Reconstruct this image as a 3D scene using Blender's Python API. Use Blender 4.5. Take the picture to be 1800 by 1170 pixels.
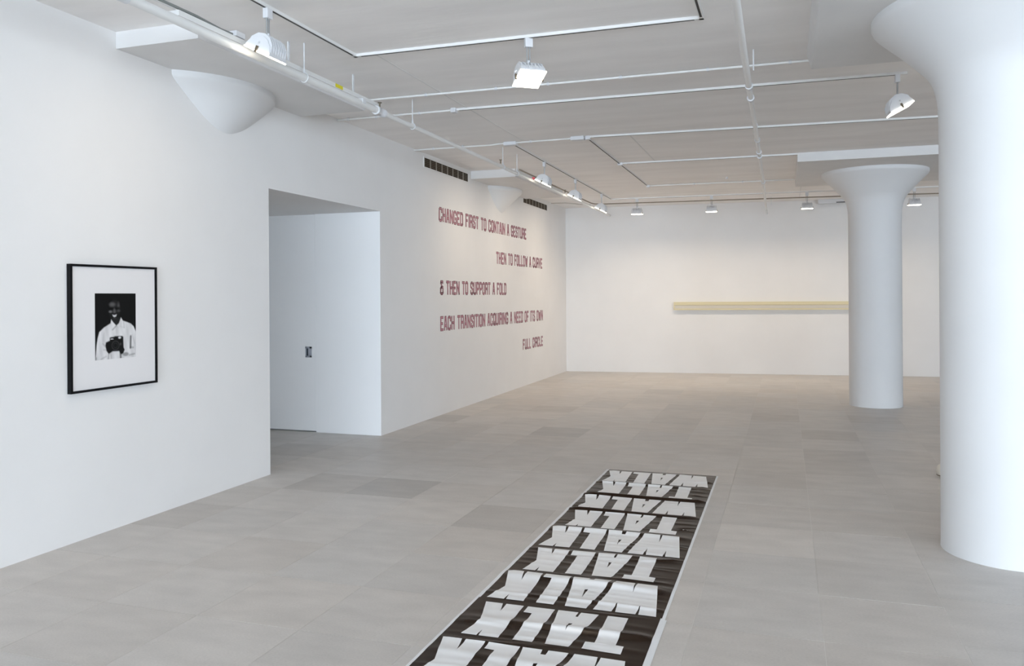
import bpy, bmesh, math, random
from math import sin, cos, pi, radians as R, sqrt, hypot
from mathutils import Vector, Matrix
from mathutils.geometry import tessellate_polygon

random.seed(7)
for o in list(bpy.data.objects):
    bpy.data.objects.remove(o)
C = bpy.context.scene.collection
S = bpy.context.scene

# ------------------------------------------------------------ camera, light
FPX = 1433.69
YAW, ROLL, CY = 0.323913, -0.0065, 520.86
CAM = Vector((4.7227, 0.0, 1.7))
cd = bpy.data.cameras.new('camera')
cam = bpy.data.objects.new('camera', cd)
C.objects.link(cam)
S.camera = cam
cd.sensor_fit = 'HORIZONTAL'
cd.sensor_width = 36.0
cd.lens = FPX / 1800 * 36.0
cd.shift_y = (CY - 585) / 1800
cd.clip_start = 0.05
fwd = Vector((-sin(YAW), cos(YAW), 0))
r0 = fwd.cross(Vector((0, 0, 1))).normalized()
u0 = r0.cross(fwd)
rt = cos(ROLL) * r0 + sin(ROLL) * u0
up = -sin(ROLL) * r0 + cos(ROLL) * u0
m = Matrix((rt, up, -fwd)).transposed().to_4x4()
m.translation = CAM
cam.matrix_world = m

S.view_settings.view_transform = 'Standard'
S.view_settings.look = 'None'
S.view_settings.exposure = 0.0
S.view_settings.gamma = 1.0
S.view_settings.use_curve_mapping = False

W = bpy.data.worlds.new('World')
S.world = W
W.use_nodes = True
bg = W.node_tree.nodes['Background']
bg.inputs['Color'].default_value = (0.74, 0.865, 1.0, 1)
bg.inputs['Strength'].default_value = 18.5
LAMP_POWER = 7.0
LAMP_COLOR = (1.0, 0.83, 0.64)
S.cycles.max_bounces = 12
S.cycles.diffuse_bounces = 8
S.cycles.sample_clamp_indirect = 6.0

# window openings: the daylight comes through them (portals only guide sampling)
FRONT_Y, RIGHT_X, CEIL = -13.0, 19.0, 3.69
FRONT_WIN = [(0.5 + 3.0 * i, 3.3 + 3.0 * i, 0.20, 3.25) for i in range(6)]
RIGHT_WIN = [(-12.5 + 3.0 * i, -9.7 + 3.0 * i, 0.25, 3.10) for i in range(3)]


def portal(name, loc, rot, sx, sy):
    ld = bpy.data.lights.new(name, 'AREA')
    ld.shape = 'RECTANGLE'
    ld.size, ld.size_y = sx, sy
    ld.cycles.is_portal = True
    o = bpy.data.objects.new(name, ld)
    C.objects.link(o)
    o.location = loc
    o.rotation_euler = rot


for a, b, c, d in FRONT_WIN:
    portal('window_portal', ((a + b) / 2, FRONT_Y - 0.12, (c + d) / 2), (R(90), 0, 0), b - a, d - c)
for a, b, c, d in RIGHT_WIN:
    portal('window_portal', (RIGHT_X + 0.12, (a + b) / 2, (c + d) / 2), (R(90), 0, R(90)), b - a, d - c)


# ------------------------------------------------------------ materials
def mat(name, col, rough=0.6, metal=0.0, emit=None, estr=0.0, spec=0.5):
    m = bpy.data.materials.new(name)
    m.use_nodes = True
    p = m.node_tree.nodes['Principled BSDF']
    p.inputs['Base Color'].default_value = (*col, 1)
    p.inputs['Roughness'].default_value = rough
    p.inputs['Metallic'].default_value = metal
    p.inputs['Specular IOR Level'].default_value = spec
    if emit:
        p.inputs['Emission Color'].default_value = (*emit, 1)
        p.inputs['Emission Strength'].default_value = estr
    return m


def nodes(m):
    return m.node_tree.nodes, m.node_tree.links, m.node_tree.nodes['Principled BSDF']


def noise_color(m, c1, c2, scale=(1, 1, 1), nscale=2.0, detail=4, lo=0.35, hi=0.65, bump=0.0, bscale=60, bdist=0.002):
    N, L, p = nodes(m)
    tc = N.new('ShaderNodeTexCoord')
    mp = N.new('ShaderNodeMapping')
    mp.inputs['Scale'].default_value = scale
    L.new(tc.outputs['Object'], mp.inputs['Vector'])
    n = N.new('ShaderNodeTexNoise')
    n.inputs['Scale'].default_value = nscale
    n.inputs['Detail'].default_value = detail
    L.new(mp.outputs[0], n.inputs['Vector'])
    r = N.new('ShaderNodeValToRGB')
    r.color_ramp.elements[0].position = lo
    r.color_ramp.elements[1].position = hi
    r.color_ramp.elements[0].color = (*c1, 1)
    r.color_ramp.elements[1].color = (*c2, 1)
    L.new(n.outputs['Fac'], r.inputs[0])
    L.new(r.outputs[0], p.inputs['Base Color'])
    if bump:
        n2 = N.new('ShaderNodeTexNoise')
        n2.inputs['Scale'].default_value = bscale
        n2.inputs['Detail'].default_value = 3
        L.new(mp.outputs[0], n2.inputs['Vector'])
        b = N.new('ShaderNodeBump')
        b.inputs['Strength'].default_value = bump
        b.inputs['Distance'].default_value = bdist
        L.new(n2.outputs['Fac'], b.inputs['Height'])
        L.new(b.outputs[0], p.inputs['Normal'])
    return r


M_wall = mat('white_wall_paint', (0.84, 0.835, 0.83), 0.75, spec=0.25)
noise_color(M_wall, (0.775, 0.765, 0.755), (0.795, 0.785, 0.775), nscale=1.5, bump=0.06, bscale=90, bdist=0.001)
M_door = mat('white_door_paint', (0.85, 0.855, 0.86), 0.5, spec=0.3)
noise_color(M_door, (0.89, 0.895, 0.90), (0.90, 0.905, 0.91), nscale=1.2)
M_col = mat('smooth_column_plaster', (0.83, 0.835, 0.84), 0.6, spec=0.3)
noise_color(M_col, (0.715, 0.72, 0.725), (0.735, 0.74, 0.745), nscale=1.0, bump=0.04, bscale=30, bdist=0.001)
M_ceil = mat('painted_concrete', (0.70, 0.68, 0.66), 0.8, spec=0.2)
noise_color(M_ceil, (0.85, 0.83, 0.815), (0.91, 0.89, 0.875), scale=(0.35, 1.6, 1), nscale=2.2, detail=6, bump=0.30, bscale=14, bdist=0.006)
M_drop = mat('painted_drop_panel', (0.74, 0.735, 0.73), 0.8, spec=0.2)
noise_color(M_drop, (0.72, 0.715, 0.71), (0.76, 0.755, 0.75), nscale=2.0, bump=0.15, bscale=16, bdist=0.004)
M_white = mat('white_enamel', (0.68, 0.69, 0.71), 0.4)
M_pipe = mat('painted_steel_pipe', (0.76, 0.76, 0.75), 0.38)
M_steel = mat('grey_steel', (0.42, 0.43, 0.44), 0.35, 0.8)
M_cable = mat('grey_cable', (0.22, 0.23, 0.22), 0.6)
M_dark = mat('dark_slot', (0.03, 0.03, 0.028), 0.6)
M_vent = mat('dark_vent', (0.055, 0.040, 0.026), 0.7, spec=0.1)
M_ventslat = mat('vent_slat_metal', (0.26, 0.23, 0.19), 0.5)
M_bronze = mat('bronze_sprinkler', (0.17, 0.14, 0.10), 0.4, 0.6)
M_yellow = mat('yellow_sticker', (0.72, 0.64, 0.02), 0.5)
M_red = mat('red_tag', (0.65, 0.10, 0.13), 0.5)
M_glass = mat('lit_lamp_glass', (1, 1, 1), 0.4, emit=(1.0, 0.93, 0.78), estr=9.0)
M_frame = mat('black_frame', (0.006, 0.006, 0.007), 0.4, spec=0.12)
M_matb = mat('mat_board', (0.76, 0.745, 0.745), 0.8, spec=0.2)
M_beam = mat('cream_lacquer', (0.66, 0.58, 0.36), 0.45)
M_beam2 = mat('pale_inner_face', (0.60, 0.55, 0.46), 0.5)
M_cream = mat('off_white_ceramic', (0.72, 0.68, 0.60), 0.4)
M_vblk = mat('black_banner_vinyl', (0.022, 0.012, 0.007), 0.26, spec=0.11)
M_vwht = mat('white_banner_print', (0.80, 0.80, 0.80), 0.30, spec=0.5)
M_vback = mat('banner_white_edge', (0.78, 0.79, 0.80), 0.5)
M_let1 = mat('crimson_outline', (0.17, 0.04, 0.062), 0.35, spec=0.35)
M_let2 = mat('rose_fill', (0.50, 0.20, 0.26), 0.30, spec=0.35)
M_grout = mat('pale_grout', (0.66, 0.64, 0.60), 0.9)
M_winf = mat('window_frame_paint', (0.7, 0.7, 0.7), 0.5)

# floor stone: tone per tile from the object's colour (joined far tiles: per-face attribute)
M_stone = mat('limestone_tile', (0.5, 0.5, 0.5), 0.42, spec=0.42)
N, L, p = nodes(M_stone)
oi = N.new('ShaderNodeObjectInfo')
geo = N.new('ShaderNodeNewGeometry')
n1 = N.new('ShaderNodeTexNoise'); n1.inputs['Scale'].default_value = 3.0; n1.inputs['Detail'].default_value = 8
mp = N.new('ShaderNodeMapping'); mp.inputs['Scale'].default_value = (1.0, 2.2, 1)
L.new(geo.outputs['Position'], mp.inputs['Vector'])
L.new(mp.outputs[0], n1.inputs['Vector'])
n2 = N.new('ShaderNodeTexNoise'); n2.inputs['Scale'].default_value = 70; n2.inputs['Detail'].default_value = 4
L.new(mp.outputs[0], n2.inputs['Vector'])
mr = N.new('ShaderNodeMapRange')
mr.inputs['From Min'].default_value = 0.3; mr.inputs['From Max'].default_value = 0.7
mr.inputs['To Min'].default_value = 0.93; mr.inputs['To Max'].default_value = 1.07
L.new(n1.outputs['Fac'], mr.inputs['Value'])
mr2 = N.new('ShaderNodeMapRange')
mr2.inputs['From Min'].default_value = 0.25; mr2.inputs['From Max'].default_value = 0.75
mr2.inputs['To Min'].default_value = 0.93; mr2.inputs['To Max'].default_value = 1.07
L.new(n2.outputs['Fac'], mr2.inputs['Value'])
mu = N.new('ShaderNodeMath'); mu.operation = 'MULTIPLY'
L.new(mr.outputs[0], mu.inputs[0]); L.new(mr2.outputs[0], mu.inputs[1])
at = N.new('ShaderNodeAttribute'); at.attribute_name = 'tone'
mx = N.new('ShaderNodeMixRGB'); mx.blend_type = 'MULTIPLY'; mx.inputs[0].default_value = 1
L.new(oi.outputs['Color'], mx.inputs[1]); L.new(at.outputs['Color'], mx.inputs[2])
vm = N.new('ShaderNodeVectorMath'); vm.operation = 'SCALE'
L.new(mx.outputs[0], vm.inputs[0]); L.new(mu.outputs[0], vm.inputs['Scale'])
L.new(vm.outputs[0], p.inputs['Base Color'])
bp = N.new('ShaderNodeBump'); bp.inputs['Strength'].default_value = 0.12; bp.inputs['Distance'].default_value = 0.001
L.new(n2.outputs['Fac'], bp.inputs['Height']); L.new(bp.outputs[0], p.inputs['Normal'])

M_print = mat('photographic_print', (0.5, 0.5, 0.5), 0.4, spec=0.05)
N, L, p = nodes(M_print)
at = N.new('ShaderNodeAttribute'); at.attribute_name = 'ink'
L.new(at.outputs['Color'], p.inputs['Base Color'])


# ------------------------------------------------------------ helpers
def obj(name, bm, m, parent=None, smooth=False, kind=None, label=None, sharp=None):
    me = bpy.data.meshes.new(name)
    bmesh.ops.recalc_face_normals(bm, faces=bm.faces)
    bm.to_mesh(me)
    bm.free()
    if smooth:
        for f in me.polygons:
            f.use_smooth = True
        me.set_sharp_from_angle(angle=R(sharp or 40))
    me.materials.append(m)
    o = bpy.data.objects.new(name, me)
    C.objects.link(o)
    if parent:
        o.parent = parent
    if kind:
        o['kind'] = kind
    if label:
        o['label'] = label
    return o


def thing(name, label, cat, loc=(0, 0, 0), rz=0, group=None):
    o = bpy.data.objects.new(name, None)
    o.empty_display_size = 0.1
    C.objects.link(o)
    o.location = loc
    o.rotation_euler = (0, 0, rz)
    return tag(o, label, cat, group)


def tag(o, label, cat, group=None):
    o['label'] = label
    o['category'] = cat
    if group:
        o['group'] = group
    return o


def struct(name, bm, m, **k):
    return obj(name, bm, m, kind='structure', **k)


def box(bm, x0, x1, y0, y1, z0, z1, bev=0.0):
    v = [bm.verts.new((x, y, z)) for x in (x0, x1) for y in (y0, y1) for z in (z0, z1)]
    fs = [bm.faces.new([v[i] for i in q]) for q in ((0, 1, 3, 2), (4, 6, 7, 5), (0, 4, 5, 1), (2, 3, 7, 6), (0, 2, 6, 4), (1, 5, 7, 3))]
    if bev:
        es = list({e for f in fs for e in f.edges})
        bmesh.ops.bevel(bm, geom=es, offset=bev, segments=2, affect='EDGES', profile=0.7)
    return v


def prism(bm, pts, axis, a, b):
    """extrude a 2D outline along an axis"""
    def P(u, v, w):
        return {'x': (w, u, v), 'y': (u, w, v), 'z': (u, v, w)}[axis]
    A = [bm.verts.new(P(u, v, a)) for u, v in pts]
    B = [bm.verts.new(P(u, v, b)) for u, v in pts]
    bm.faces.new(A)
    bm.faces.new(B[::-1])
    n = len(pts)
    for i in range(n):
        j = (i + 1) % n
        bm.faces.new((A[i], A[j], B[j], B[i]))


def lathe(bm, prof, seg=48, c=(0, 0, 0), a0=0.0, a1=2 * pi, cap=True):
    full = abs(a1 - a0 - 2 * pi) < 1e-6
    n = seg if full else seg + 1
    rings = []
    for r, z in prof:
        rings.append([bm.verts.new((c[0] + r * cos(a0 + (a1 - a0) * i / seg), c[1] + r * sin(a0 + (a1 - a0) * i / seg), c[2] + z)) for i in range(n)])
    for A, B in zip(rings, rings[1:]):
        for i in range(seg):
            j = (i + 1) % n
            bm.faces.new((A[i], A[j], B[j], B[i]))
    if cap:
        bm.faces.new(rings[0][::-1])
        bm.faces.new(rings[-1])


def tube(bm, pts, r, seg=12, cap=True):
    pts = [Vector(q) for q in pts]
    rings = []
    for i, q in enumerate(pts):
        if i == 0:
            t = pts[1] - pts[0]
        elif i == len(pts) - 1:
            t = pts[-1] - pts[-2]
        else:
            t = (pts[i + 1] - q).normalized() + (q - pts[i - 1]).normalized()
        t.normalize()
        a = Vector((0, 0, 1)) if abs(t.z) < 0.9 else Vector((1, 0, 0))
        u = t.cross(a).normalized()
        v = t.cross(u)
        rr = r[i] if isinstance(r, (list, tuple)) else r
        rings.append([bm.verts.new(q + rr * (cos(2 * pi * k / seg) * u + sin(2 * pi * k / seg) * v)) for k in range(seg)])
    for A, B in zip(rings, rings[1:]):
        for i in range(seg):
            j = (i + 1) % seg
            bm.faces.new((A[i], A[j], B[j], B[i]))
    if cap:
        bm.faces.new(rings[0][::-1])
        bm.faces.new(rings[-1])


def torus(bm, c, R_, r, axis='y', seg=20, ms=8):
    rings = []
    for i in range(seg):
        a = 2 * pi * i / seg
        ring = []
        for k in range(ms):
            b = 2 * pi * k / ms
            rr = R_ + r * cos(b)
            u, v, w = rr * cos(a), rr * sin(a), r * sin(b)
            ring.append(bm.verts.new({'y': (c[0] + u, c[1] + w, c[2] + v), 'x': (c[0] + w, c[1] + u, c[2] + v), 'z': (c[0] + u, c[1] + v, c[2] + w)}[axis]))
        rings.append(ring)
    for i in range(seg):
        A, B = rings[i], rings[(i + 1) % seg]
        for k in range(ms):
            l = (k + 1) % ms
            bm.faces.new((A[k], A[l], B[l], B[k]))


def dup(root, loc=None, rot=None, label=None, group=None):
    r = root.copy(); C.objects.link(r)
    if loc is not None:
        r.location = loc
    if rot is not None:
        r.rotation_euler = rot
    if label:
        r['label'] = label
    if group:
        r['group'] = group
    for ch in list(root.children):
        c = ch.copy(); C.objects.link(c); c.parent = r
        for g in list(ch.children):
            d = g.copy(); C.objects.link(d); d.parent = c
    return r


NB = bmesh.new

# ------------------------------------------------------------ floor and tiles
bm = NB(); box(bm, -3.0, RIGHT_X + 0.3, FRONT_Y - 0.3, 19.6, -0.20, -0.0012)
floor = struct('floor', bm, M_grout)

TX, TY, GAP = 0.635, 0.66, 0.003
bm = NB()
box(bm, -TX / 2 + GAP / 2, TX / 2 - GAP / 2, -TY / 2 + GAP / 2, TY / 2 - GAP / 2, -0.02, 0.0)
tile0 = obj('tile', bm, M_stone, floor)
ca = tile0.data.color_attributes.new('tone', 'FLOAT_COLOR', 'POINT')
for d in ca.data:
    d.color = (1, 1, 1, 1)
BASE = (0.54, 0.508, 0.475)


def tone(i, j):
    rnd = random.Random(i * 131 + j * 7919 + 5)
    k = 1.0 + rnd.uniform(-0.045, 0.045)
    w = rnd.uniform(-0.012, 0.012)
    if rnd.random() < 0.06:
        k *= 0.92
    fixed = {(-6, 0): 0.80, (-7, 0): 0.88, (-4, -1): 0.84, (-5, -1): 1.03, (-3, -1): 0.93, (-5, 5): 0.84, (-8, 6): 0.86, (-5, 4): 0.95, (-1, -1): 1.10, (-7, -1): 1.04, (-6, -1): 1.04, (0, 3): 0.94, (0, 4): 0.90}
    if (i, j) in fixed:
        k = fixed[(i, j)]
    return (BASE[0] * k * (1 + w), BASE[1] * k, BASE[2] * k * (1 - w), 1)


def visible(x, y):
    d = Vector((x, y, 0)) - CAM
    dep = d.dot(fwd)
    if dep < 3.2:
        return False
    uu = 900 + FPX * d.dot(rt) / dep
    vv = CY + FPX * 1.7 / dep
    if not (-260 < uu < 2000 and vv < 1330):
        return False
    return x > -0.3 or (6.4 < y < 9.3 and x > -2.7)


near, far = [], []
for i in range(-12, 23):
    for j in range(-30, 20):
        cx, cy = 4.89 + TX * (i + 0.5), 6.25 + TY * (j + 0.5)
        # beyond the joint at x=5.52 the courses are set a third of a tile off
        if i >= 1:
            cy += 0.16
        if cx < -2.9 or cx > RIGHT_X - 0.2 or cy < FRONT_Y or cy > 19.3:
            continue
        if cx < -0.35 and not (6.4 < cy < 9.4):
            continue
        (near if visible(cx, cy) else far).append((i, j, cx, cy))
near.sort(key=lambda t: (t[2] - CAM.x) ** 2 + (t[3]) ** 2)
far += near[298:]
near = near[:298]
for n_, (i, j, cx, cy) in enumerate(near):
    t = tile0 if n_ == 0 else tile0.copy()
    if n_:
        C.objects.link(t)
    t.location = (cx, cy, random.Random(i * 31 + j).uniform(-0.0003, 0.0003))
    t.color = tone(i, j)
bm = NB()
cols = []
for i, j, cx, cy in far:
    v = box(bm, cx - TX / 2 + GAP / 2, cx + TX / 2 - GAP / 2, cy - TY / 2 + GAP / 2, cy + TY / 2 - GAP / 2, -0.02, 0.0)
    cols += [tone(i, j)] * 8
ft = obj('tile', bm, M_stone, floor, kind='stuff')
ca = ft.data.color_attributes.new('tone', 'FLOAT_COLOR', 'POINT')
for d, c in zip(ca.data, cols):
    d.color = c

# ------------------------------------------------------------ walls
BW0, BW1 = Vector((-0.05, 17.914)), Vector((7.70, 18.606))
bdir = (BW1 - BW0).normalized()
bnrm = Vector((bdir.y, -bdir.x))     # into the room
if bnrm.y > 0:
    bnrm = -bnrm


def bw(s, off=0.0):     # point on back wall at room x = s, off metres out of it
    t = (s - BW0.x) / bdir.x
    q = BW0 + bdir * t + bnrm * off
    return q


OY0, OY1, OZ = 6.712, 8.985, 2.757
bm = NB()
box(bm, -0.25, 0, FRONT_Y - 0.2, OY0, -0.02, CEIL)
box(bm, -0.25, 0, OY1 + 0.004, 18.2, -0.02, CEIL)
box(bm, -0.25, 0, OY0, OY1 + 0.004, OZ, CEIL)
bmesh.ops.remove_doubles(bm, verts=bm.verts, dist=1e-5)
struct('wall_left', bm, M_wall)
bm = NB(); box(bm, -0.915, -0.0002, OY1, OY1 + 0.0038, -0.02, OZ - 0.0002); box(bm, -0.915, -0.25, OY1 + 0.0038, OY1 + 0.25, -0.02, OZ + 0.2)
struct('wall_alcove_far', bm, M_door)
bm = NB(); box(bm, -2.9, -0.25, OY0 - 0.2, OY0, -0.02, OZ + 0.2)
struct('wall_alcove_near', bm, M_door)
bm = NB(); box(bm, -3.0, -2.8, OY0 - 0.2, OY1 + 0.3, -0.02, OZ + 0.2)
struct('wall_alcove_back', bm, M_door)
bm = NB(); box(bm, -2.9, -0.25, OY0 - 0.1, OY1 + 0.3, OZ, OZ + 0.2)
struct('ceiling_alcove', bm, M_wall)
# sliding door panel closing the far side of the alcove
bm = NB(); box(bm, -2.80, -0.922, OY1 + 0.008, OY1 + 0.055, 0.016, OZ - 0.004)
door = struct('door_1', bm, M_door)
bm = NB()
hx0, hx1, hz0, hz1, hy = -1.070, -0.979, 0.945, 1.08, OY1 + 0.004
box(bm, hx0, hx1, hy, hy + 0.006, hz0, hz0 + 0.020)
box(bm, hx0, hx1, hy, hy + 0.006, hz1 - 0.022, hz1)
box(bm, hx0, hx0 + 0.014, hy, hy + 0.006, hz0, hz1)
box(bm, hx1 - 0.030, hx1, hy, hy + 0.006, hz0, hz1)
box(bm, hx0 + 0.040, hx1 - 0.028, hy + 0.001, hy + 0.005, hz0 + 0.015, hz1 - 0.02)
h = obj('door_handle', bm, mat('satin_steel', (0.42, 0.44, 0.50), 0.45, 0.3), door, label='brushed steel flush pull')
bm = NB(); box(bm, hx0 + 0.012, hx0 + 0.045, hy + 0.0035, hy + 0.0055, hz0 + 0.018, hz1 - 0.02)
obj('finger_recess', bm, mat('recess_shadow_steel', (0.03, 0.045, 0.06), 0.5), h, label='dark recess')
bm = NB(); box(bm, -2.8, -0.915, OY1 + 0.02, OY1 + 0.05, -0.002, 0.015)
obj('door_track', bm, M_cable, door, label='dark floor guide under the door')

# back wall, slightly out of square as built
bm = NB()
e0, e1 = bw(-0.6), bw(RIGHT_X + 0.4)
f0, f1 = e0 - bnrm * 0.25, e1 - bnrm * 0.25
prism(bm, [tuple(e0), tuple(e1), tuple(f1), tuple(f0)], 'z', -0.02, CEIL)
struct('wall_back', bm, M_wall)


def windowed(name, axis, plane0, plane1, a0, a1, wins, z1):
    bm = NB()

    def bx(a, b, c, d):
        if axis == 'x':
            box(bm, a, b, plane0, plane1, c, d)
        else:
            box(bm, plane0, plane1, a, b, c, d)
    cur = a0
    for a, b, c, d in wins:
        bx(cur, a, -0.02, z1)
        bx(a, b, -0.02, c)
        bx(a, b, d, z1)
        cur = b
    bx(cur, a1, -0.02, z1)
    struct(name, bm, M_wall)


windowed('wall_front', 'x', FRONT_Y - 0.25, FRONT_Y, -0.25, RIGHT_X + 0.25, FRONT_WIN, CEIL)
windowed('wall_right', 'y', RIGHT_X, RIGHT_X + 0.25, FRONT_Y - 0.25, 19.4, RIGHT_WIN, CEIL)
k = 0
for axis, wins in (('x', FRONT_WIN), ('y', RIGHT_WIN)):
    for a, b, c, d in wins:
        k += 1
        bm = NB()
        for q0, q1, w0, w1 in ((a, b, c, c + 0.05), (a, b, d - 0.05, d), (a, a + 0.05, c, d), (b - 0.05, b, c, d), ((a + b) / 2 - 0.02, (a + b) / 2 + 0.02, c, d), (a, b, 2.3, 2.34)):
            if axis == 'x':
                box(bm, q0, q1, FRONT_Y - 0.10, FRONT_Y - 0.05, w0, w1)
            else:
                box(bm, RIGHT_X + 0.05, RIGHT_X + 0.10, q0, q1, w0, w1)
        struct('window_%d' % k, bm, M_winf)

# ceiling slab and drop panels
bm = NB(); box(bm, -0.3, RIGHT_X + 0.3, FRONT_Y - 0.3, 19.6, CEIL, CEIL + 0.25)
ceiling = struct('ceiling', bm, M_ceil)
PZ = 3.565
panels = [(-0.0, 0.74, 4.83, 7.27), (-0.0, 0.74, 12.06, 14.9), (4.935, 7.35, 4.70, 7.20), (4.89, 7.30, 12.15, 14.95)]
for a, b, c, d in panels:
    bm = NB(); vs = box(bm, a, b, c, d, PZ, CEIL)
    if a > 4.9:
        vs[1].co.x -= 0.035; vs[3].co.x -= 0.035
    obj('drop_panel', bm, M_drop, ceiling)
# board seams left in the concrete of the slab
for (x0, y0, x1, y1) in ((1.55, 5.95, 1.55, 9.9), (0.75, 3.0, 0.75, 4.8), (2.9, 10.1, 2.9, 12.1), (5.0, 15.0, 5.0, 17.9)):
    bm = NB(); box(bm, x0 - 0.006, x0 + 0.006, y0, y1, CEIL - 0.003, CEIL + 0.01)
    obj('board_seam', bm, M_drop, ceiling)

# ------------------------------------------------------------ columns
PROF = [(0.412, 0.0), (0.410, 0.05), (0.408, 2.86), (0.412, 2.95), (0.424, 3.04), (0.450, 3.125), (0.49, 3.19), (0.545, 3.25),
        (0.612, 3.32), (0.684, 3.39), (0.750, 3.45), (0.798, 3.495), (0.815, 3.515), (0.822, 3.53), (0.822, PZ)]


def smooth_prof(P, n=4):
    out = []
    for i in range(len(P) - 1):
        p0 = P[max(i - 1, 0)]; p1 = P[i]; p2 = P[i + 1]; p3 = P[min(i + 2, len(P) - 1)]
        if p2[1] - p1[1] > 0.5:
            out.append(p1); continue
        for k in range(n):
            t = k / n
            f = lambda a, b, c, d: 0.5 * ((2 * b) + (-a + c) * t + (2 * a - 5 * b + 4 * c - d) * t * t + (-a + 3 * b - 3 * c + d) * t ** 3)
            if i > 1 and i < len(P) - 3 and P[i][1] > 2.9:
                out.append((f(p0[0], p1[0], p2[0], p3[0]), f(p0[1], p1[1], p2[1], p3[1])))
            elif k == 0:
                out.append(p1)
    out.append(P[-1])
    return out


PR = smooth_prof(PROF)
shaft = [q for q in PR if q[1] <= 2.96]
cap = [q for q in PR if q[1] >= shaft[-1][1]]


def column(cx, cy, label, k=1.0):
    t = thing('column', label, 'column', (cx, cy, 0), group='mushroom columns')
    bm = NB(); lathe(bm, [(a * k, b) for a, b in shaft], 96); obj('shaft', bm, M_col, t, smooth=True, sharp=35)
    bm = NB(); lathe(bm, [(a * k, b) for a, b in cap], 96); obj('capital', bm, M_col, t, smooth=True, sharp=35, label='flared round capital')
    return t


column(6.115, 6.115, 'large white round column in the right foreground, cut by the photo edge')
column(6.018, 13.60, 'white round column with full flared capital near the back wall', 0.92)


def half_capital(cy, label):
    cx = -0.475
    t = thing('column_capital', label, 'capital', (0.0, cy, 3.1), group='capitals set into the left wall')
    bm = NB()
    lathe(bm, PR, 120, c=(cx, 0, -3.1))
    g = list(bm.verts) + list(bm.edges) + list(bm.faces)
    bmesh.ops.bisect_plane(bm, geom=g, plane_co=(-0.01, 0, 0), plane_no=(1, 0, 0), clear_inner=True)
    obj('capital', bm, M_col, t, smooth=True, sharp=35)


half_capital(6.08, 'partial round capital swelling out of the left wall above the framed portrait')
half_capital(13.50, 'smaller partial round capital on the left wall between the two dark vents')

# ------------------------------------------------------------ vents on the left wall


def vent(y0, y1, z0, z1, label):
    t = thing('air_vent', label, 'vent', (0, y0, z0), group='supply vents on the left wall')
    L_, H_ = y1 - y0, z1 - z0
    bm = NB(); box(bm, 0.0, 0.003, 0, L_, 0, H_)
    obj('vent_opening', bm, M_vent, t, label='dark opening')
    bm = NB()
    for a, b, c, d in ((-0.02, L_ + 0.02, -0.012, 0), (-0.02, L_ + 0.02, H_, H_ + 0.012), (-0.02, 0, 0, H_), (L_, L_ + 0.02, 0, H_)):
        box(bm, 0.0, 0.010, a, b, c, d)
    obj('frame', bm, M_wall, t)
    for i in range(1, 8):
        yy = L_ * i / 8
        bm = NB(); box(bm, 0.0, 0.010, yy - 0.013, yy + 0.013, 0, H_)
        obj('slat', bm, M_ventslat, t)
    bm = NB()
    for i in range(1, 5):
        zz = H_ * i / 5
        box(bm, 0.0028, 0.0055, 0, L_, zz - 0.003, zz + 0.003)
    obj('louvre', bm, mat('vent_louvre', (0.075, 0.06, 0.045), 0.5), t)


vent(10.284, 11.915, 3.50, 3.625, 'long dark air vent on the left wall, nearer to the doorway')
vent(14.76, 16.38, 3.485, 3.60, 'dark air vent high on the left wall, closest to the back corner')

# ------------------------------------------------------------ ceiling services


def rail(name_label, pts, w=0.032, hgt=0.022, slots=(), group='lighting tracks', name='lighting_track', slot_side=None):
    """white lighting track along a polyline of x,y points"""
    t = thing(name, name_label, 'track', (pts[0][0], pts[0][1], CEIL), group=group)
    o0 = Vector((pts[0][0], pts[0][1], CEIL))
    for (a, b) in zip(pts, pts[1:]):
        A, B = Vector((*a, CEIL)) - o0, Vector((*b, CEIL)) - o0
        d = (B - A).normalized(); n = Vector((-d.y, d.x, 0))
        bm = NB()
        vs = []
        A2, B2 = A - d * w / 2, B + d * w / 2
        for q in (A2, B2):
            for s, z in ((-1, 0.0), (-1, -hgt), (1, -hgt), (1, 0.0)):
                vs.append(bm.verts.new(q + n * s * w / 2 + Vector((0, 0, z - 0.0))))
        for q in ((0, 1, 2, 3), (7, 6, 5, 4), (0, 4, 5, 1), (1, 5, 6, 2), (2, 6, 7, 3), (3, 7, 4, 0)):
            bm.faces.new([vs[i] for i in q])
        obj('rail', bm, M_pipe, t)
        bm = NB()
        A3, B3 = A + d * 0.05, B - d * 0.05
        vs = []
        for q in (A3, B3):
            for s, z in ((-1, -hgt + 0.004), (-1, -hgt - 0.0008), (1, -hgt - 0.0008), (1, -hgt + 0.004)):
                vs.append(bm.verts.new(q + n * s * 0.008 + Vector((0, 0, z))))
        for q in ((0, 1, 2, 3), (7, 6, 5, 4), (0, 4, 5, 1), (1, 5, 6, 2), (2, 6, 7, 3), (3, 7, 4, 0)):
            bm.faces.new([vs[i] for i in q])
        obj('slot', bm, M_dark, t, label='dark power slot')
    return t


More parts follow.
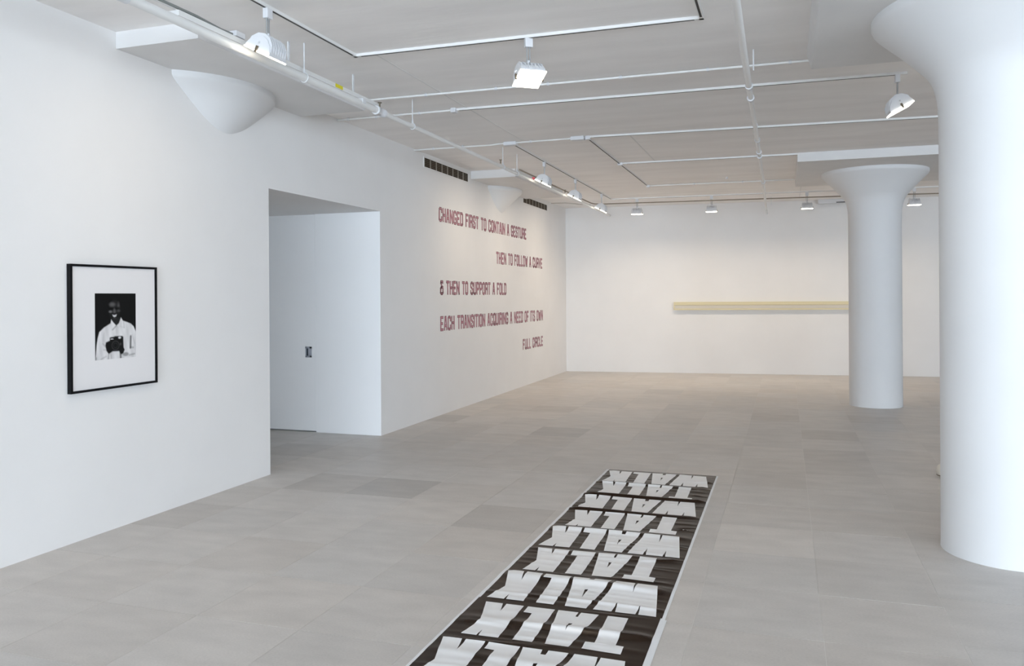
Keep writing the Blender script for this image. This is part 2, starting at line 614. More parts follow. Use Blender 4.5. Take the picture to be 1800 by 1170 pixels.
XT = 1.375
rail('white track rectangle nearest the camera, carrying two square floodlights', [(XT, 1.0), (XT + 0.02, 5.93), (4.165, 5.95), (4.165, 1.2)])
rail('long white track crossing the ceiling behind the bright square floodlight', [(1.41, 8.0), (5.75, 8.06)])
rail('dark track running down the left side with three lit floodlights', [(1.385, 10.05), (1.36, 16.45)])
rail('thin white track crossing from a junction box towards the near column', [(2.42, 9.93), (6.6, 10.18)])
rail('thin white track crossing just in front of the far drop panel', [(2.435, 12.10), (6.9, 12.24)], w=0.026)
rail('long track across the room nearest the back wall', [(1.38, 16.5), (9.4, 16.9)])
rail('narrow dark track running away in the middle of the ceiling', [(2.38, 10.0), (2.375, 14.66)], w=0.020, hgt=0.018)
bm = NB(); box(bm, -0.03, 0.045, 2.06, 2.12, -0.04, 0.0, 0.005)
obj('junction_box', bm, M_white, [o for o in C.objects if o.name.startswith('lighting_track') and 'narrow dark' in o['label']][0])


def conduit(label, pts, r=0.011, clips=(), boxes=(), z=CEIL - 0.018, m=None, group='conduits', ends=True):
    t = thing('conduit', label, 'conduit', (pts[0][0], pts[0][1], z), group=group)
    o0 = Vector((pts[0][0], pts[0][1], z))
    P3 = [Vector((q[0], q[1], q[2] if len(q) > 2 else z)) - o0 for q in pts]
    bm = NB(); tube(bm, P3, r, 10)
    obj('pipe', bm, m or M_pipe, t, smooth=True)
    for s in clips:
        tot = P3[-1] - P3[0]
        q = P3[0] + tot * s
        bm = NB(); d = tot.normalized()
        tube(bm, [q - d * 0.012, q + d * 0.012], r * 1.5, 10)
        obj('clip', bm, M_white, t, smooth=True)
    for (bx_, by_, sx, sy) in boxes:
        bm = NB(); box(bm, bx_ - sx / 2 - o0.x, bx_ + sx / 2 - o0.x, by_ - sy / 2 - o0.y, by_ + sy / 2 - o0.y, CEIL - 0.045 - z, CEIL - z, 0.005)
        obj('junction_box', bm, M_white, t)
    return t


conduit('thin white conduit from beside the sprinkler pipe to the near drop panel', [(0.68, 7.28), (4.94, 7.32)], clips=(0.02, 0.17, 0.34, 0.46, 0.62, 0.8, 0.96))
conduit('thin white conduit rising from the left wall to the second cross track', [(0.005, 7.99), (1.40, 7.98)], clips=(0.1, 0.35, 0.72), boxes=((1.41, 7.985, 0.055, 0.075),))
conduit('thin white conduit with two long boxes feeding the far tracks', [(0.005, 9.97), (1.1, 9.99), (1.2, 9.95), (2.36, 9.92)], clips=(0.12, 0.3, 0.7), boxes=((1.37, 9.97, 0.17, 0.09), (2.27, 9.93, 0.17, 0.09), (2.40, 9.93, 0.06, 0.06)))
conduit('faint pale conduit across the ceiling towards the far drop panel', [(2.375, 14.70), (4.87, 14.80)], r=0.012, clips=(0.0, 0.33, 0.66), boxes=((2.385, 14.70, 0.06, 0.05),))
conduit('thin conduit in a shade-brown colour slung along the back wall with a bend at its left end', [(1.09, 11.2, 3.53), (1.09, 15.75, 3.53), (1.13, 15.92, 3.53), (1.30, 16.0, 3.53), (5.35, 16.35, 3.53), (9.0, 16.80, 3.53)],
        r=0.011, m=mat('shaded_conduit', (0.25, 0.21, 0.165), 0.5), clips=(0.35, 0.55))  # brown is the pipe's shade, put into its base colour
conduit('thin curved conduit leaving the left wall by the back corner', [(0.005, 16.7), (0.3, 16.75), (0.62, 17.2), (0.72, 17.3)], r=0.008, m=mat('dull_conduit', (0.5, 0.47, 0.43), 0.5))


def sprinkler(t, q, up_=True, m=None):
    m = m or M_bronze
    bm = NB()
    s = 1 if up_ else -1
    tube(bm, [Vector(q), Vector(q) + Vector((0, 0, 0.045 * s))], 0.008, 8)
    tube(bm, [Vector(q) + Vector((0, 0, 0.045 * s)), Vector(q) + Vector((0, 0, 0.050 * s))], 0.020, 12)
    obj('sprinkler_head', bm, m, t, smooth=True)


def hanger(t, x, y, zp, r):
    bm = NB(); torus(bm, (x, y, zp), r + 0.006, 0.0045, 'y')
    hg = obj('hanger_ring', bm, M_white, t, smooth=True)
    bm = NB(); tube(bm, [(x, y, zp + r + 0.01), (x, y, CEIL - t.location.z)], 0.0055, 8)
    tube(bm, [(x, y, zp + r + 0.005), (x, y, zp + r + 0.035)], 0.010, 8)
    obj('hanger_rod', bm, M_white, t, smooth=True)


# main sprinkler pipe running the length of the room beside the left wall
PX, PZP = 1.165, 3.42
t = thing('sprinkler_pipe', 'long white sprinkler pipe along the left side, catching warm lamp glints', 'pipe', (PX, 0.5, PZP))
bm = NB(); tube(bm, [(0, 0, 0), (0, 6.28, 0)], 0.030, 20); obj('pipe', bm, M_pipe, t, smooth=True)
bm = NB(); tube(bm, [(0, 6.32, 0), (0, 16.7, 0)], 0.0235, 20); obj('pipe', bm, M_pipe, t, smooth=True)
bm = NB(); tube(bm, [(0, 6.20, 0), (0, 6.24, 0), (0, 6.25, 0), (0, 6.31, 0), (0, 6.32, 0), (0, 6.37, 0)], [0.042, 0.042, 0.034, 0.034, 0.041, 0.037], 20)
obj('coupling', bm, M_white, t, smooth=True)
sprinkler(t, (0, 6.28, 0.035))
sprinkler(t, (0.0, 9.66, 0.035))
sprinkler(t, (0.02, 12.9, 0.03))
for yy in (5.03, 6.98, 9.75, 10.35):
    hanger(t, 0, yy, 0, 0.030 if yy < 6 else 0.0235)
bm = NB(); box(bm, 0.005, 0.035, 11.05, 11.10, 0.012, 0.045); obj('tag', bm, M_red, t, label='small red tag')
bm = NB(); tube(bm, [(0, 3.15, 0), (0, 3.22, 0)], 0.036, 16); obj('coupling', bm, M_white, t, smooth=True)
bm = NB(); box(bm, -0.035, 0.035, 5.9, 5.96, -0.005, 0.04, 0.004); obj('clamp', bm, M_white, t)

# surface raceway above the pipe with its sticker, and the grey cable on it
t = thing('cable_raceway', 'pale cable raceway hung above the sprinkler pipe, with a yellow sticker', 'raceway', (1.07, 1.0, 3.50))
bm = NB(); box(bm, -0.045, 0.045, 3.2, 5.9, -0.018, 0.018, 0.003); obj('channel', bm, M_pipe, t)
bm = NB(); box(bm, 0.0455, 0.047, 5.08, 5.20, -0.014, 0.016); obj('sticker', bm, M_yellow, t, label='yellow sticker')
for yy in (4.45, 5.45):
    bm = NB(); box(bm, -0.005, 0.005, yy, yy + 0.02, 0.018, CEIL - 3.50); obj('hanger_rod', bm, M_white, t)
t = thing('power_cable', 'grey flexible cable running beside the pipe at the top left', 'cable', (1.07, 0.5, 3.533))
bm = NB(); tube(bm, [(-0.01, 0, 0), (0, 2.0, 0.01), (0.01, 3.0, 0.0), (0.0, 3.5, 0.012), (0.01, 3.9, 0.012), (0.0, 4.15, 0.005), (0.02, 4.30, 0.002)], 0.010, 8); obj('cable', bm, M_cable, t, smooth=True)
bm = NB(); box(bm, -0.02, 0.05, 4.26, 4.36, -0.010, 0.028, 0.006); obj('connector', bm, M_white, t)
bm = NB(); torus(bm, (0.01, 3.3, 0.003), 0.014, 0.004, 'y', 14, 6); obj('cable_tie', bm, M_steel, t, smooth=True)

# second sprinkler line in the middle
t = thing('sprinkler_pipe', 'white sprinkler pipe crossing the ceiling lengthwise left of the columns', 'pipe', (4.455, 2.0, 3.50))
pl = [(0, 0, 0), (-0.01, 3.2, 0), (-0.025, 5.6, 0), (-0.04, 8.5, 0), (-0.06, 11, -0.0), (-0.10, 15.1, -0.02), (-0.105, 15.75, -0.03)]
bm = NB(); tube(bm, pl[:3], 0.026, 18); obj('pipe', bm, M_pipe, t, smooth=True)
bm = NB(); tube(bm, pl[2:], 0.0225, 18); obj('pipe', bm, M_pipe, t, smooth=True)
for yy, xx in ((5.30, -0.022), (5.75, -0.026), (8.72, -0.042), (9.05, -0.045), (11.6, -0.064)):
    bm = NB(); tube(bm, [(xx, yy, 0), (xx, yy + 0.06, 0)], 0.034, 18); obj('coupling', bm, M_white, t, smooth=True)
sprinkler(t, (-0.105, 15.65, -0.035), False, M_pipe)
bm = NB(); tube(bm, [(-0.105, 15.75, -0.03), (-0.10, 15.80, -0.05), (-0.09, 15.82, -0.12)], 0.022, 12); obj('elbow', bm, M_pipe, t, smooth=True)
bm = NB(); tube(bm, [(0.03, 4.9, 0.02), (0.03, 4.9, CEIL - 3.50)], 0.0055, 8); obj('hanger_rod', bm, M_white, t, smooth=True)
bm = NB(); tube(bm, [(0.0, 15.4, 0.02), (0.0, 15.4, CEIL - 3.50)], 0.0055, 8); obj('hanger_rod', bm, M_white, t, smooth=True)
hanger(t, -0.035, 7.9, 0, 0.0225)

# ------------------------------------------------------------ floodlights


def floodlight(x, y, yaw, tilt, label, group, power=LAMP_POWER, size=0.21, stem=0.165):
    """adapter on the track, twin stem, finned housing; lamp face normal tilts by 'tilt' towards yaw"""
    t = thing('floodlight', label, 'floodlight', (x, y, CEIL - 0.022), yaw, group)
    bm = NB(); box(bm, -0.02, 0.02, -0.03, 0.03, -0.068, 0.0, 0.005); obj('track_adapter', bm, M_white, t)
    bm = NB()
    tube(bm, [(-0.0, -0.011, -0.066), (-0.0, -0.011, -0.066 - stem * 0.7)], 0.0055, 8)
    tube(bm, [(0.0, 0.011, -0.066), (0.0, 0.011, -0.066 - stem * 0.7)], 0.0055, 8)
    obj('stem', bm, M_steel, t, smooth=True)
    z = -0.066 - stem * 0.7
    bm = NB(); tube(bm, [(0, 0, z + 0.012), (0, 0, z - 0.03)], 0.013, 12); obj('swivel', bm, M_white, t, smooth=True)
    # yoke
    pv = z - 0.085
    hw = size / 2
    bm = NB()
    for s in (-1, 1):
        tube(bm, [(0, 0, z - 0.025), (0, s * (hw * 0.55), z - 0.035), (0, s * (hw + 0.008), pv)], 0.006, 8)
    obj('yoke', bm, M_white, t, smooth=True)
    # housing built in tilted frame: local -z is the light direction
    rot = Matrix.Rotation(-tilt, 4, 'Y')
    T = Matrix.Translation((0, 0, pv)) @ rot
    bm = NB()
    prof = [(-hw, -0.045), (-hw, -0.030), (-hw * 0.80, 0.012), (-hw * 0.45, 0.048), (0.0, 0.060), (hw * 0.45, 0.048), (hw * 0.80, 0.012), (hw, -0.030), (hw, -0.045)]
    prism(bm, prof, 'y', -hw * 0.92, hw * 0.92)
    bmesh.ops.transform(bm, matrix=T, verts=bm.verts)
    hs = obj('housing', bm, M_white, t)
    bm = NB()
    for i in range(7):
        yy = -hw * 0.78 + i * hw * 0.26
        prism(bm, [(-hw * 0.97, -0.02), (-hw * 0.86, 0.028), (-hw * 0.50, 0.066), (0.0, 0.080), (hw * 0.50, 0.066), (hw * 0.86, 0.028), (hw * 0.97, -0.02)], 'y', yy - 0.003, yy + 0.003)
    bmesh.ops.transform(bm, matrix=T, verts=bm.verts)
    obj('cooling_fin', bm, M_white, t, kind='stuff')
    bm = NB(); box(bm, -hw, hw, -hw, hw, -0.055, -0.045, 0.003)
    bmesh.ops.transform(bm, matrix=T, verts=bm.verts)
    obj('lamp_glass', bm, M_glass, t, label='glowing front glass')
    for s in (-1, 1):
        bm = NB()
        box(bm, -0.008, 0.008, s * (hw - 0.003), s * (hw + 0.007), -0.060, -0.015)
        bmesh.ops.transform(bm, matrix=T, verts=bm.verts)
        obj('latch', bm, M_bronze, t)
    ld = bpy.data.lights.new('lamp_light', 'AREA')
    ld.shape = 'SQUARE'; ld.size = size * 0.9; ld.energy = power; ld.color = LAMP_COLOR
    ld.spread = R(150)
    lo = bpy.data.objects.new('lamp_light', ld)
    C.objects.link(lo); lo.parent = t
    lo.matrix_local = T @ Matrix.Translation((0, 0, -0.062))
    return t


# yaw turns local +x to the aimed side
G = 'floodlights on the ceiling tracks'
floodlight(1.39, 4.74, pi, R(27), 'finned floodlight nearest the left wall top, seen edge-on above the pipe', G, power=LAMP_POWER * 0.6)
floodlight(2.87, 5.95, R(-53), R(21.6), 'brightest square floodlight facing the camera at the top centre', G, power=LAMP_POWER * 0.8)
floodlight(5.685, 8.06, R(5), R(28), 'floodlight hanging beside the near column, tilted to the right', G)
floodlight(1.375, 11.5, pi, R(27), 'first and largest of three floodlights on the dark left track', G, power=LAMP_POWER * 1.2)
floodlight(1.368, 13.4, pi, R(27), 'middle of three floodlights on the dark left track', G, power=LAMP_POWER * 1.2)
floodlight(1.36, 15.5, pi, R(27), 'last of three floodlights on the dark left track, nearest the corner', G, power=LAMP_POWER * 1.2)
floodlight(1.87, 16.52, R(90), R(3), 'leftmost floodlight in front of the back wall, over its bare part', G, power=LAMP_POWER * 1.9)
floodlight(3.34, 16.60, R(90), R(3), 'second floodlight from the left before the back wall, over the cream shelf end', G, power=LAMP_POWER * 1.9)
floodlight(5.12, 16.69, R(90), R(3), 'floodlight before the back wall just left of the far column', G, power=LAMP_POWER * 1.9)
floodlight(7.00, 16.78, R(90), R(3), 'floodlight seen between the two round columns', G, power=LAMP_POWER * 1.9)

# panel near the back wall top with a dark slot
q = bw(5.40)
t = thing('ceiling_panel', 'small pale panel with a dark slot at the back wall top, left of the far column', 'panel', (q.x, q.y - 0.10, CEIL - 0.06))
bm = NB(); box(bm, -0.02, 0.62, -0.05, 0.05, -0.03, 0.06, 0.004); obj('panel', bm, M_white, t)
bm = NB(); box(bm, 0.33, 0.55, -0.054, -0.049, -0.022, -0.004); obj('slot', bm, M_dark, t, label='dark slot')

# ------------------------------------------------------------ cream wall piece
t = thing('wall_beam', 'long cream box beam mounted level on the back wall', 'artwork', (bw(2.394).x, bw(2.394).y, 1.38), math.atan2(bdir.y, bdir.x))
LB = 4.1
bm = NB(); prism(bm, [(0, 0.02), (0, 0.175), (-0.08, 0.175), (-0.08, 0.108), (-0.07, 0.102), (-0.07, 0.028), (-0.08, 0.022), (-0.08, 0.0), (0, 0.0)], 'x', 0, LB)
obj('beam', bm, M_beam, t)
bm = NB(); box(bm, 0.02, LB - 0.02, -0.0735, -0.0695, 0.030, 0.102); obj('front_face', bm, M_beam2, t, label='paler recessed front strip')
bm = NB(); box(bm, -0.006, 0.0, -0.082, 0, 0, 0.178); obj('end_cap', bm, M_beam, t)

# ------------------------------------------------------------ small off-white thing behind the near column
t = thing('round_dish', 'small off-white rounded dish on the floor, peeping out behind the near column', 'dish', (6.11, 8.37, 0.0))
bm = NB()
prof = [(0.02, 0.0), (0.05, 0.004), (0.075, 0.03), (0.085, 0.07), (0.078, 0.11), (0.05, 0.135), (0.015, 0.142)]
lathe(bm, prof, 32); obj('bowl', bm, M_cream, t, smooth=True, sharp=60)
bm = NB(); torus(bm, (0, 0, 0.035), 0.078, 0.004, 'z', 32, 6); obj('dark_ring', bm, M_bronze, t, smooth=True)  # dark ring round the lower part of the bowl

# ------------------------------------------------------------ framed portrait
FY0, FY1, FZ0, FZ1 = 4.375, 5.195, 1.043, 1.947
t = thing('framed_photograph', 'black framed black-and-white portrait with a wide white mat on the left wall', 'picture', (0, FY0, FZ0))
w_, h_ = FY1 - FY0, FZ1 - FZ0
bm = NB()
b_, dp = 0.017, 0.034
for a, b, c, d in ((0, w_, 0, b_), (0, w_, h_ - b_, h_), (0, b_, b_, h_ - b_), (w_ - b_, w_, b_, h_ - b_)):
    box(bm, 0.0, dp, a, b, c, d)
obj('frame', bm, M_frame, t)
bm = NB(); box(bm, 0.0, 0.024, b_, w_ - b_, b_, h_ - b_); obj('mat_board', bm, M_matb, t, label='white mat board')
GU, GV = 96, 120
py0, py1, pz0, pz1 = 4.593 - FY0, 4.980 - FY0, 1.26 - FZ0, 1.742 - FZ0


def sm(d, w=0.012):
    x = min(1, max(0, 0.5 - d / (2 * w)))
    return x * x * (3 - 2 * x)


def inpoly(u, v, P):
    """signed distance to polygon, negative inside"""
    ins = False; best = 9
    n = len(P)
    for i in range(n):
        x0, y0 = P[i]; x1, y1 = P[(i + 1) % n]
        if (y0 > v) != (y1 > v) and u < (x1 - x0) * (v - y0) / (y1 - y0) + x0:
            ins = not ins
        dx, dy = x1 - x0, y1 - y0
        tt = max(0, min(1, ((u - x0) * dx + (v - y0) * dy) / (dx * dx + dy * dy)))
        best = min(best, hypot(u - x0 - tt * dx, v - y0 - tt * dy))
    return -best if ins else best


def px(x, y):
    return ((x - 66) / 636, (y - 90) / (1062 - 30 * (x - 66) / 636))


SHIRT = [px(*q) for q in ((300, 570), (310, 508), (345, 560), (390, 608), (430, 570), (463, 478), (492, 530), (560, 555), (620, 580), (665, 625), (692, 690), (705, 720), (712, 1180), (60, 1180), (75, 1100), (90, 900), (105, 800), (130, 705), (200, 635))]
CAMB = [px(*q) for q in ((285, 800), (300, 790), (345, 786), (370, 775), (480, 775), (498, 790), (503, 960), (520, 1000), (495, 1060), (460, 1075), (430, 1020), (330, 1020), (270, 1060), (235, 1010), (218, 920), (228, 870), (285, 845))]


def ell(u, v, cx, cy, rx, ry):
    X, Y = px(cx, cy)
    return (hypot((u - X) / (rx / 636), (v - Y) / (ry / 1045)) - 1) * (rx / 636)


def seg(u, v, a, b):
    A, B = px(*a), px(*b)
    dx, dy = B[0] - A[0], B[1] - A[1]
    tt = max(0, min(1, ((u - A[0]) * dx + (v - A[1]) * dy) / (dx * dx + dy * dy)))
    return hypot(u - A[0] - tt * dx, v - A[1] - tt * dy)


def mixf(a, b, k):
    return a + (b - a) * k


def ink(u, v):
    c = 0.010
    c = mixf(c, 0.004, sm(ell(u, v, 362, 290, 100, 110), 0.03))          # hair
    c = mixf(c, 0.018, sm(ell(u, v, 362, 350, 88, 165), 0.03))           # face
    c = mixf(c, 0.022, sm(inpoly(u, v, [px(300, 500), px(450, 470), px(465, 500), px(395, 610), px(320, 560)]), 0.02))
    c = mixf(c, 0.11, 0.85 * sm(ell(u, v, 328, 268, 42, 32), 0.05))      # forehead
    c = mixf(c, 0.09, 0.8 * sm(ell(u, v, 425, 290, 16, 46), 0.03))
    c = mixf(c, 0.20, 0.8 * sm(ell(u, v, 300, 382, 22, 16), 0.03))       # cheek
    c = mixf(c, 0.11, 0.8 * sm(ell(u, v, 362, 375, 20, 36), 0.025))      # nose
    c = mixf(c, 0.08, 0.7 * sm(ell(u, v, 425, 370, 24, 18), 0.03))
    c = mixf(c, 0.005, 0.9 * sm(seg(u, v, (285, 338), (330, 334)) - 0.018, 0.02))
    c = mixf(c, 0.005, 0.9 * sm(seg(u, v, (385, 332), (432, 328)) - 0.018, 0.02))
    c = mixf(c, 0.004, 0.8 * sm(ell(u, v, 362, 440, 52, 34), 0.03))
    c = mixf(c, 0.62, sm(inpoly(u, v, [px(328, 432), px(360, 440), px(397, 428), px(385, 460), px(358, 470), px(340, 458)]), 0.012))
    c = mixf(c, 0.06, 0.6 * sm(ell(u, v, 365, 490, 24, 10), 0.03))
    s = sm(inpoly(u, v, SHIRT), 0.010)
    sh = 0.66 + 0.05 * sin(u * 23 + v * 9) + 0.03 * sin(u * 51 - v * 17)
    for a, b, w, k in (((330, 672), (388, 612), 0.010, 0.55), ((388, 612), (420, 640), 0.005, 0.2), ((505, 548), (512, 640), 0.010, 0.35), ((512, 640), (440, 620), 0.006, 0.15), ((618, 790), (612, 965), 0.022, 0.85),
                       ((612, 965), (660, 968), 0.012, 0.5), ((180, 890), (235, 960), 0.008, 0.4), ((190, 990), (230, 992), 0.006, 0.35), ((150, 1140), (230, 1095), 0.010, 0.35),
                       ((80, 1120), (72, 1160), 0.016, 0.6), ((270, 1060), (262, 1140), 0.012, 0.5), ((300, 1060), (310, 1130), 0.012, 0.3), ((450, 1040), (455, 1120), 0.022, 0.8),
                       ((590, 1090), (680, 1070), 0.010, 0.5), ((640, 760), (680, 900), 0.008, 0.2), ((200, 720), (180, 860), 0.012, 0.12), ((390, 640), (395, 770), 0.004, 0.2)):
        sh = mixf(sh, 0.05, k * sm(seg(u, v, a, b) - w, 0.016))
    c = mixf(c, sh, s)
    c = mixf(c, 0.20, 0.8 * sm(ell(u, v, 535, 1072, 48, 32), 0.03))
    c = mixf(c, 0.012, sm(inpoly(u, v, CAMB), 0.012))
    c = mixf(c, 0.65, sm(ell(u, v, 440, 802, 22, 17), 0.014))
    c = mixf(c, 0.50, sm(ell(u, v, 320, 822, 24, 8), 0.014))
    d = abs(ell(u, v, 375, 925, 56, 70)) - 0.006
    c = mixf(c, 0.06, 0.8 * sm(d, 0.012))
    d = abs(ell(u, v, 375, 925, 30, 38)) - 0.004
    c = mixf(c, 0.04, 0.8 * sm(d, 0.012))
    c = mixf(c, 0.10, 0.6 * sm(ell(u, v, 455, 905, 10, 16), 0.02))
    return c


bm = NB()
gv = [[bm.verts.new((0.0246, py0 + (py1 - py0) * i / GU, pz1 - (pz1 - pz0) * j / GV)) for i in range(GU + 1)] for j in range(GV + 1)]
for j in range(GV):
    for i in range(GU):
        bm.faces.new((gv[j][i], gv[j][i + 1], gv[j + 1][i + 1], gv[j + 1][i]))
pr = obj('print', bm, M_print, t, label='black-and-white print of a man in a white shirt holding a camera')
ca = pr.data.color_attributes.new('ink', 'FLOAT_COLOR', 'POINT')
kk = 0
for j in range(GV + 1):
    for i in range(GU + 1):
        c = ink(i / GU, j / GV)
        ca.data[kk].color = (c * 1.0, c * 0.985, c * 0.99, 1); kk += 1

# ------------------------------------------------------------ lettering on the left wall
GL = {  # strokes on a 4 x 10 grid, octagonal corners
    'A': (4, [[(0, 0), (1.4, 10), (2.6, 10), (4, 0)], [(0.5, 3), (3.5, 3)]]),
    'C': (4, [[(4, 7.2), (4, 9), (3, 10), (1, 10), (0, 9), (0, 1), (1, 0), (3, 0), (4, 1), (4, 2.8)]]),
    'D': (4, [[(0, 0), (0, 10), (3, 10), (4, 9), (4, 1), (3, 0), (0, 0)]]),
    'E': (3.6, [[(3.6, 10), (0, 10), (0, 0), (3.6, 0)], [(0, 5), (2.8, 5)]]),
    'F': (3.6, [[(3.6, 10), (0, 10), (0, 0)], [(0, 5), (2.8, 5)]]),
    'G': (4, [[(4, 8.0), (4, 9), (3, 10), (1, 10), (0, 9), (0, 1), (1, 0), (3, 0), (4, 1), (4, 4.2), (2.4, 4.2)]]),
    'H': (4, [[(0, 0), (0, 10)], [(4, 0), (4, 10)], [(0, 5), (4, 5)]]),
    'I': (0, [[(0, 0), (0, 10)]]),
    'L': (3.4, [[(0, 10), (0, 0), (3.4, 0)]]),
    'N': (4.2, [[(0, 0), (0, 10), (4.2, 0), (4.2, 10)]]),
    'O': (4, [[(1, 0), (0, 1), (0, 9), (1, 10), (3, 10), (4, 9), (4, 1), (3, 0), (1, 0)]]),
    'P': (4, [[(0, 0), (0, 10), (3, 10), (4, 9), (4, 5.4), (3, 4.4), (0, 4.4)]]),
    'Q': (4, [[(1, 0), (0, 1), (0, 9), (1, 10), (3, 10), (4, 9), (4, 1), (3, 0), (1, 0)], [(2.4, 2.2), (4.3, -0.3)]]),
    'R': (4, [[(0, 0), (0, 10), (3, 10), (4, 9), (4, 5.6), (3, 4.8), (0, 4.8)], [(2.8, 4.8), (4, 3.6), (4, 0)]]),
    'S': (4, [[(4, 7.4), (4, 9), (3, 10), (1, 10), (0, 9), (0, 6.2), (4, 3.8), (4, 1), (3, 0), (1, 0), (0, 1), (0, 2.6)]]),
    'T': (4, [[(0, 10), (4, 10)], [(2, 10), (2, 0)]]),
    'U': (4, [[(0, 10), (0, 1), (1, 0), (3, 0), (4, 1), (4, 10)]]),
    'V': (4, [[(0, 10), (2, 0), (4, 10)]]),
    'W': (5.6, [[(0, 10), (1.4, 0), (2.8, 8), (4.2, 0), (5.6, 10)]]),
    '&': (4, [[(3.6, 9.2), (3.6, 10), (0.6, 10), (0.6, 9), (2.6, 5.6), (1, 5), (0, 4), (0, 1), (1, 0), (3, 0), (4, 1), (4, 4.2)], [(1.6, 5.3), (4, 5.3)]]),
}


def stroke_mesh(bm, strokes, sx, sy, hw, x, z0):
    """thick strokes in the wall plane (y,z) at depth x; squared ends"""
    for st in strokes:
        P = [Vector((a * sx, b * sy)) for a, b in st]
        closed = (P[0] - P[-1]).length < 1e-6
        for a, b in zip(P, P[1:]):
            d = (b - a).normalized(); n = Vector((-d.y, d.x))
            a2, b2 = a - d * hw * 0.75, b + d * hw * 0.75
            q = [a2 + n * hw, b2 + n * hw, b2 - n * hw, a2 - n * hw]
            vs = [bm.verts.new((x, v.x, v.y + z0)) for v in q]
            bm.faces.new(vs)


def wall_line(text, y0, y1, z0, z1, label):
    t = thing('wall_lettering', label, 'lettering', (0.0, y0, z0), group='lines of wall text')
    H_ = z1 - z0
    HWO = 0.0198     # outline half width
    cur, pos = 0.0, []
    for ch in text:
        if ch == ' ':
            cur += 4.2; continue
        wd = GL[ch][0]
        pos.append((ch, cur)); cur += wd + 2.15 + 0.25
    total = cur - 2.4
    sx = (y1 - y0 - 2 * HWO) / total
    sy = (H_ - 2 * HWO) / 10
    cache = {}
    for ch, p0 in pos:
        if ch not in cache:
            bm = NB(); stroke_mesh(bm, GL[ch][1], sx, sy, HWO, 0.0012, HWO)
            o = obj('letter', bm, M_let1, t)
            bm = NB(); stroke_mesh(bm, GL[ch][1], sx, sy, HWO * 0.52, 0.0022, HWO)
            o2 = obj('fill', bm, M_let2, o)
            cache[ch] = o
        else:
            o = cache[ch].copy(); C.objects.link(o); o.parent = t
            g = cache[ch].children[0].copy(); C.objects.link(g); g.parent = o
        o.location = (0, HWO + p0 * sx, 0)


wall_line('CHANGED FIRST TO CONTAIN A GESTURE', 10.78, 14.95, 2.785, 2.998, 'top line of wall text: CHANGED FIRST TO CONTAIN A GESTURE')
wall_line('THEN TO FOLLOW A CURVE', 13.22, 16.02, 2.262, 2.475, 'second line of wall text: THEN TO FOLLOW A CURVE')
wall_line('& THEN TO SUPPORT A FOLD', 10.81, 13.75, 1.728, 1.940, 'third line of wall text: & THEN TO SUPPORT A FOLD')
wall_line('EACH TRANSITION ACQUIRING A NEED OF ITS OWN', 10.81, 16.04, 1.205, 1.422, 'fourth, longest line of wall text: EACH TRANSITION ACQUIRING A NEED OF ITS OWN')
wall_line('FULL CIRCLE', 14.69, 16.03, 0.685, 0.892, 'bottom short line of wall text: FULL CIRCLE')

# ------------------------------------------------------------ floor banner
rg = random.Random(11)
folds = [(7.28, 0.011, 0.030), (6.82, 0.020, 0.035), (6.70, -0.004, 0.05), (6.32, 0.018, 0.035), (5.76, 0.014, 0.05), (5.25, 0.007, 0.04), (4.70, 0.015, 0.055), (4.41, 0.007, 0.02), (4.03, 0.011, 0.035), (3.60, 0.008, 0.04), (3.2, 0.008, 0.05), (2.6, 0.009, 0.05)]
fine = [(rg.uniform(1.5, 7.8), rg.uniform(0.0010, 0.0026), rg.uniform(0.012, 0.028), rg.uniform(3.0, 4.1), rg.uniform(0.15, 0.5), rg.uniform(-0.15, 0.15)) for _ in range(150)]
edgew = [(rg.uniform(5.2, 7.8), rg.uniform(0.002, 0.005), rg.uniform(0.008, 0.018), 4.09 if rg.random() < 0.6 else 3.07, rg.uniform(0.10, 0.22), rg.uniform(-0.35, 0.35)) for _ in range(34)]
fine += edgew


def hz(x, y):
    z = 0.0035
    for c, a, w in folds:
        d = y - c - 0.012 * sin(x * 3 + c * 5)
        if abs(d) < 4 * w:
            z += 1.25 * a * math.exp(-(d / w) ** 2) * (0.75 + 0.25 * sin(x * 4.3 + c))
    for c, a, w, xc, xw, sl in fine:
        d = y - c - sl * (x - xc)
        if abs(d) < 3 * w:
            e = (x - xc) / xw
            if abs(e) < 2.5:
                z += 1.5 * a * math.exp(-(d / w) ** 2 - e * e)
    # flatten onto the floor at the sheet's long edges and at the far end
    k = min(1.0, (x - 3.04) / 0.10 + 0.10, (4.115 - x) / 0.10 + 0.10)
    return max(0.0012, 0.0012 + (z - 0.0012) * max(0, k))


def sheet(x0, x1, y0, y1, nx, ny, off, thick=0.0):
    bm = NB()
    g = [[bm.verts.new((x0 + (x1 - x0) * i / nx, y0 + (y1 - y0) * j / ny, 0)) for i in range(nx + 1)] for j in range(ny + 1)]
    for r in g:
        for v in r:
            v.co.z = hz(v.co.x, v.co.y) + off
    for j in range(ny):
        for i in range(nx):
            bm.faces.new((g[j][i], g[j][i + 1], g[j + 1][i + 1], g[j + 1][i]))
    return bm


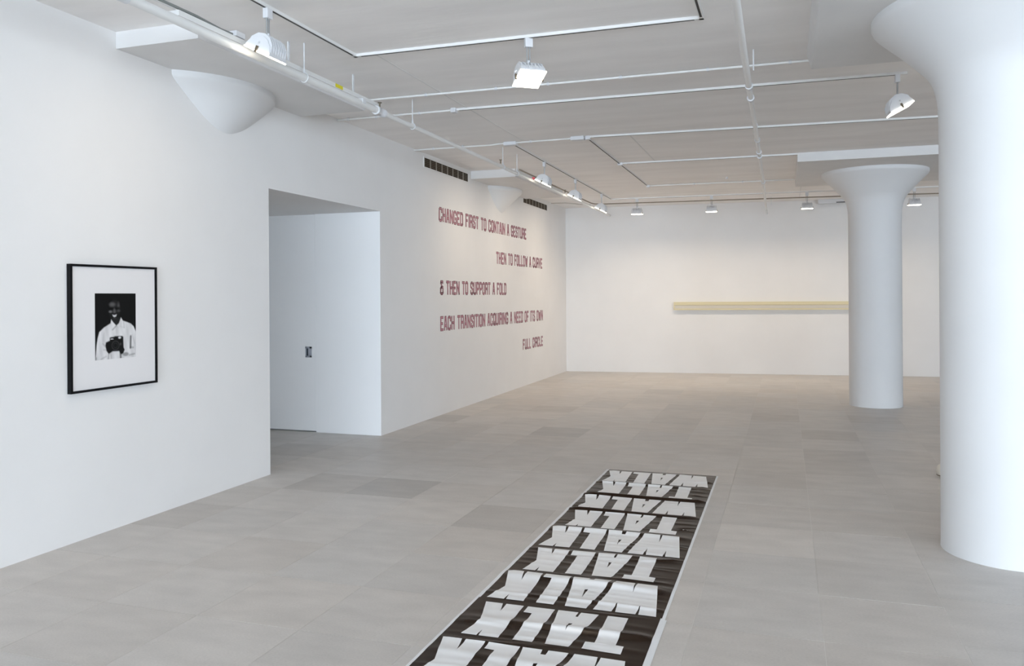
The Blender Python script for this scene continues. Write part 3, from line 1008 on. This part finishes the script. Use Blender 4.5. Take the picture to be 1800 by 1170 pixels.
banner = thing('floor_banner', 'long wrinkled black floor banner repeating WALK TALK in heavy white capitals', 'banner', (0, 0, 0))
YE = 7.862
obj('backing_sheet', sheet(3.050, 4.112, 4.30, YE + 0.006, 44, 300, 0.0), M_vback, banner, smooth=True, sharp=80, label='white paper margin')
obj('backing_sheet', sheet(3.050, 4.122, 1.9, 4.30, 44, 160, 0.0), M_vback, banner, smooth=True, sharp=80, label='white paper margin')
obj('printed_sheet', sheet(3.075, 4.095, 4.312, YE, 44, 360, 0.0012), M_vblk, banner, smooth=True, sharp=80)
obj('printed_sheet', sheet(3.068, 4.088, 1.92, 4.312, 44, 220, 0.0012), M_vblk, banner, smooth=True, sharp=80)
Wp = [(.213, 0), (.325, 0), (.367, .44), (.266, .44), (.257, .29), (.246, .44), (.139, .44), (.130, .30), (.121, .44), (.027, .44), (.083, 0), (.195, 0), (.204, .14)]
Wp = [(.325, 0), (.367, .44), (.266, .44), (.257, .30), (.246, .44), (.137, .44), (.130, .31), (.121, .44), (.027, .44), (.083, 0), (.198, 0), (.204, .14), (.213, 0)]
Ap = [(.581, 0), (.524, .44), (.405, .44), (.353, 0), (.452, 0), (.455, .045), (.480, .045), (.483, 0)]
Ah = [(.465, .285), (.478, .165), (.459, .160)]
Lp = [(.756, 0), (.756, .066), (.703, .070), (.689, .44), (.588, .44), (.595, 0)]
Kp = [(.999, 0), (.937, .245), (.979, .44), (.877, .44), (.870, .365), (.864, .44), (.761, .44), (.775, 0), (.876, 0), (.875, .125), (.897, 0)]
Tp = [(.271, 0), (.264, .352), (.309, .352), (.309, .435), (.118, .440), (.119, .352), (.160, .348), (.162, 0)]
sh = lambda P, d: [(a + d, b) for a, b in P]
A2 = [(.542, 0), (.491, .44), (.373, .44), (.319, 0), (.416, 0), (.419, .062), (.432, .062), (.430, 0)]
A2h = [(.435, .260), (.443, .160), (.424, .156)]
L2 = [(.714, 0), (.712, .088), (.665, .090), (.658, .44), (.557, .44), (.561, 0)]
K2 = [(.958, 0), (.897, .25), (.930, .44), (.848, .44), (.842, .365), (.836, .44), (.733, .44), (.737, 0), (.838, 0), (.835, .11), (.859, 0)]


def letter(outer, holes, yb, xo):
    bm = NB()
    loops = [[Vector((a, b, 0)) for a, b in outer]] + [[Vector((a, b, 0)) for a, b in h] for h in holes]
    tris = tessellate_polygon(loops)
    flat = [v for l in loops for v in l]
    vs = [bm.verts.new((xo - v.x, yb - v.y, 0)) for v in flat]
    for tr in tris:
        try:
            bm.faces.new([vs[i] for i in tr])
        except ValueError:
            pass
    y = yb - 0.44 + 0.011
    while y < yb:
        bmesh.ops.bisect_plane(bm, geom=list(bm.verts) + list(bm.edges) + list(bm.faces), plane_co=(0, y, 0), plane_no=(0, 1, 0))
        y += 0.011
    for k in range(1, 28):
        bmesh.ops.bisect_plane(bm, geom=list(bm.verts) + list(bm.edges) + list(bm.faces), plane_co=(3.05 + k * 0.0386, 0, 0), plane_no=(1, 0, 0))
    for v in bm.verts:
        v.co.z = hz(v.co.x, v.co.y) + 0.0030
    for f in bm.faces:
        if f.normal.z < 0:
            f.normal_flip()
    me = bpy.data.meshes.new('letter')
    bm.to_mesh(me); bm.free()
    for f in me.polygons:
        f.use_smooth = True
    me.materials.append(M_vwht)
    o = bpy.data.objects.new('letter', me)
    C.objects.link(o); o.parent = banner


for k in range(12):
    yb = 7.790 - 0.5055 * k
    if yb - 0.44 < 1.95:
        break
    xo = 4.09 if k < 9 else 4.087
    for outer, holes in (((Wp, []), (Ap, [Ah]), (Lp, []), (Kp, [])) if k % 2 == 0 else ((Tp, []), (A2, [A2h]), (L2, []), (K2, []))):
        letter(outer, holes, yb, xo)
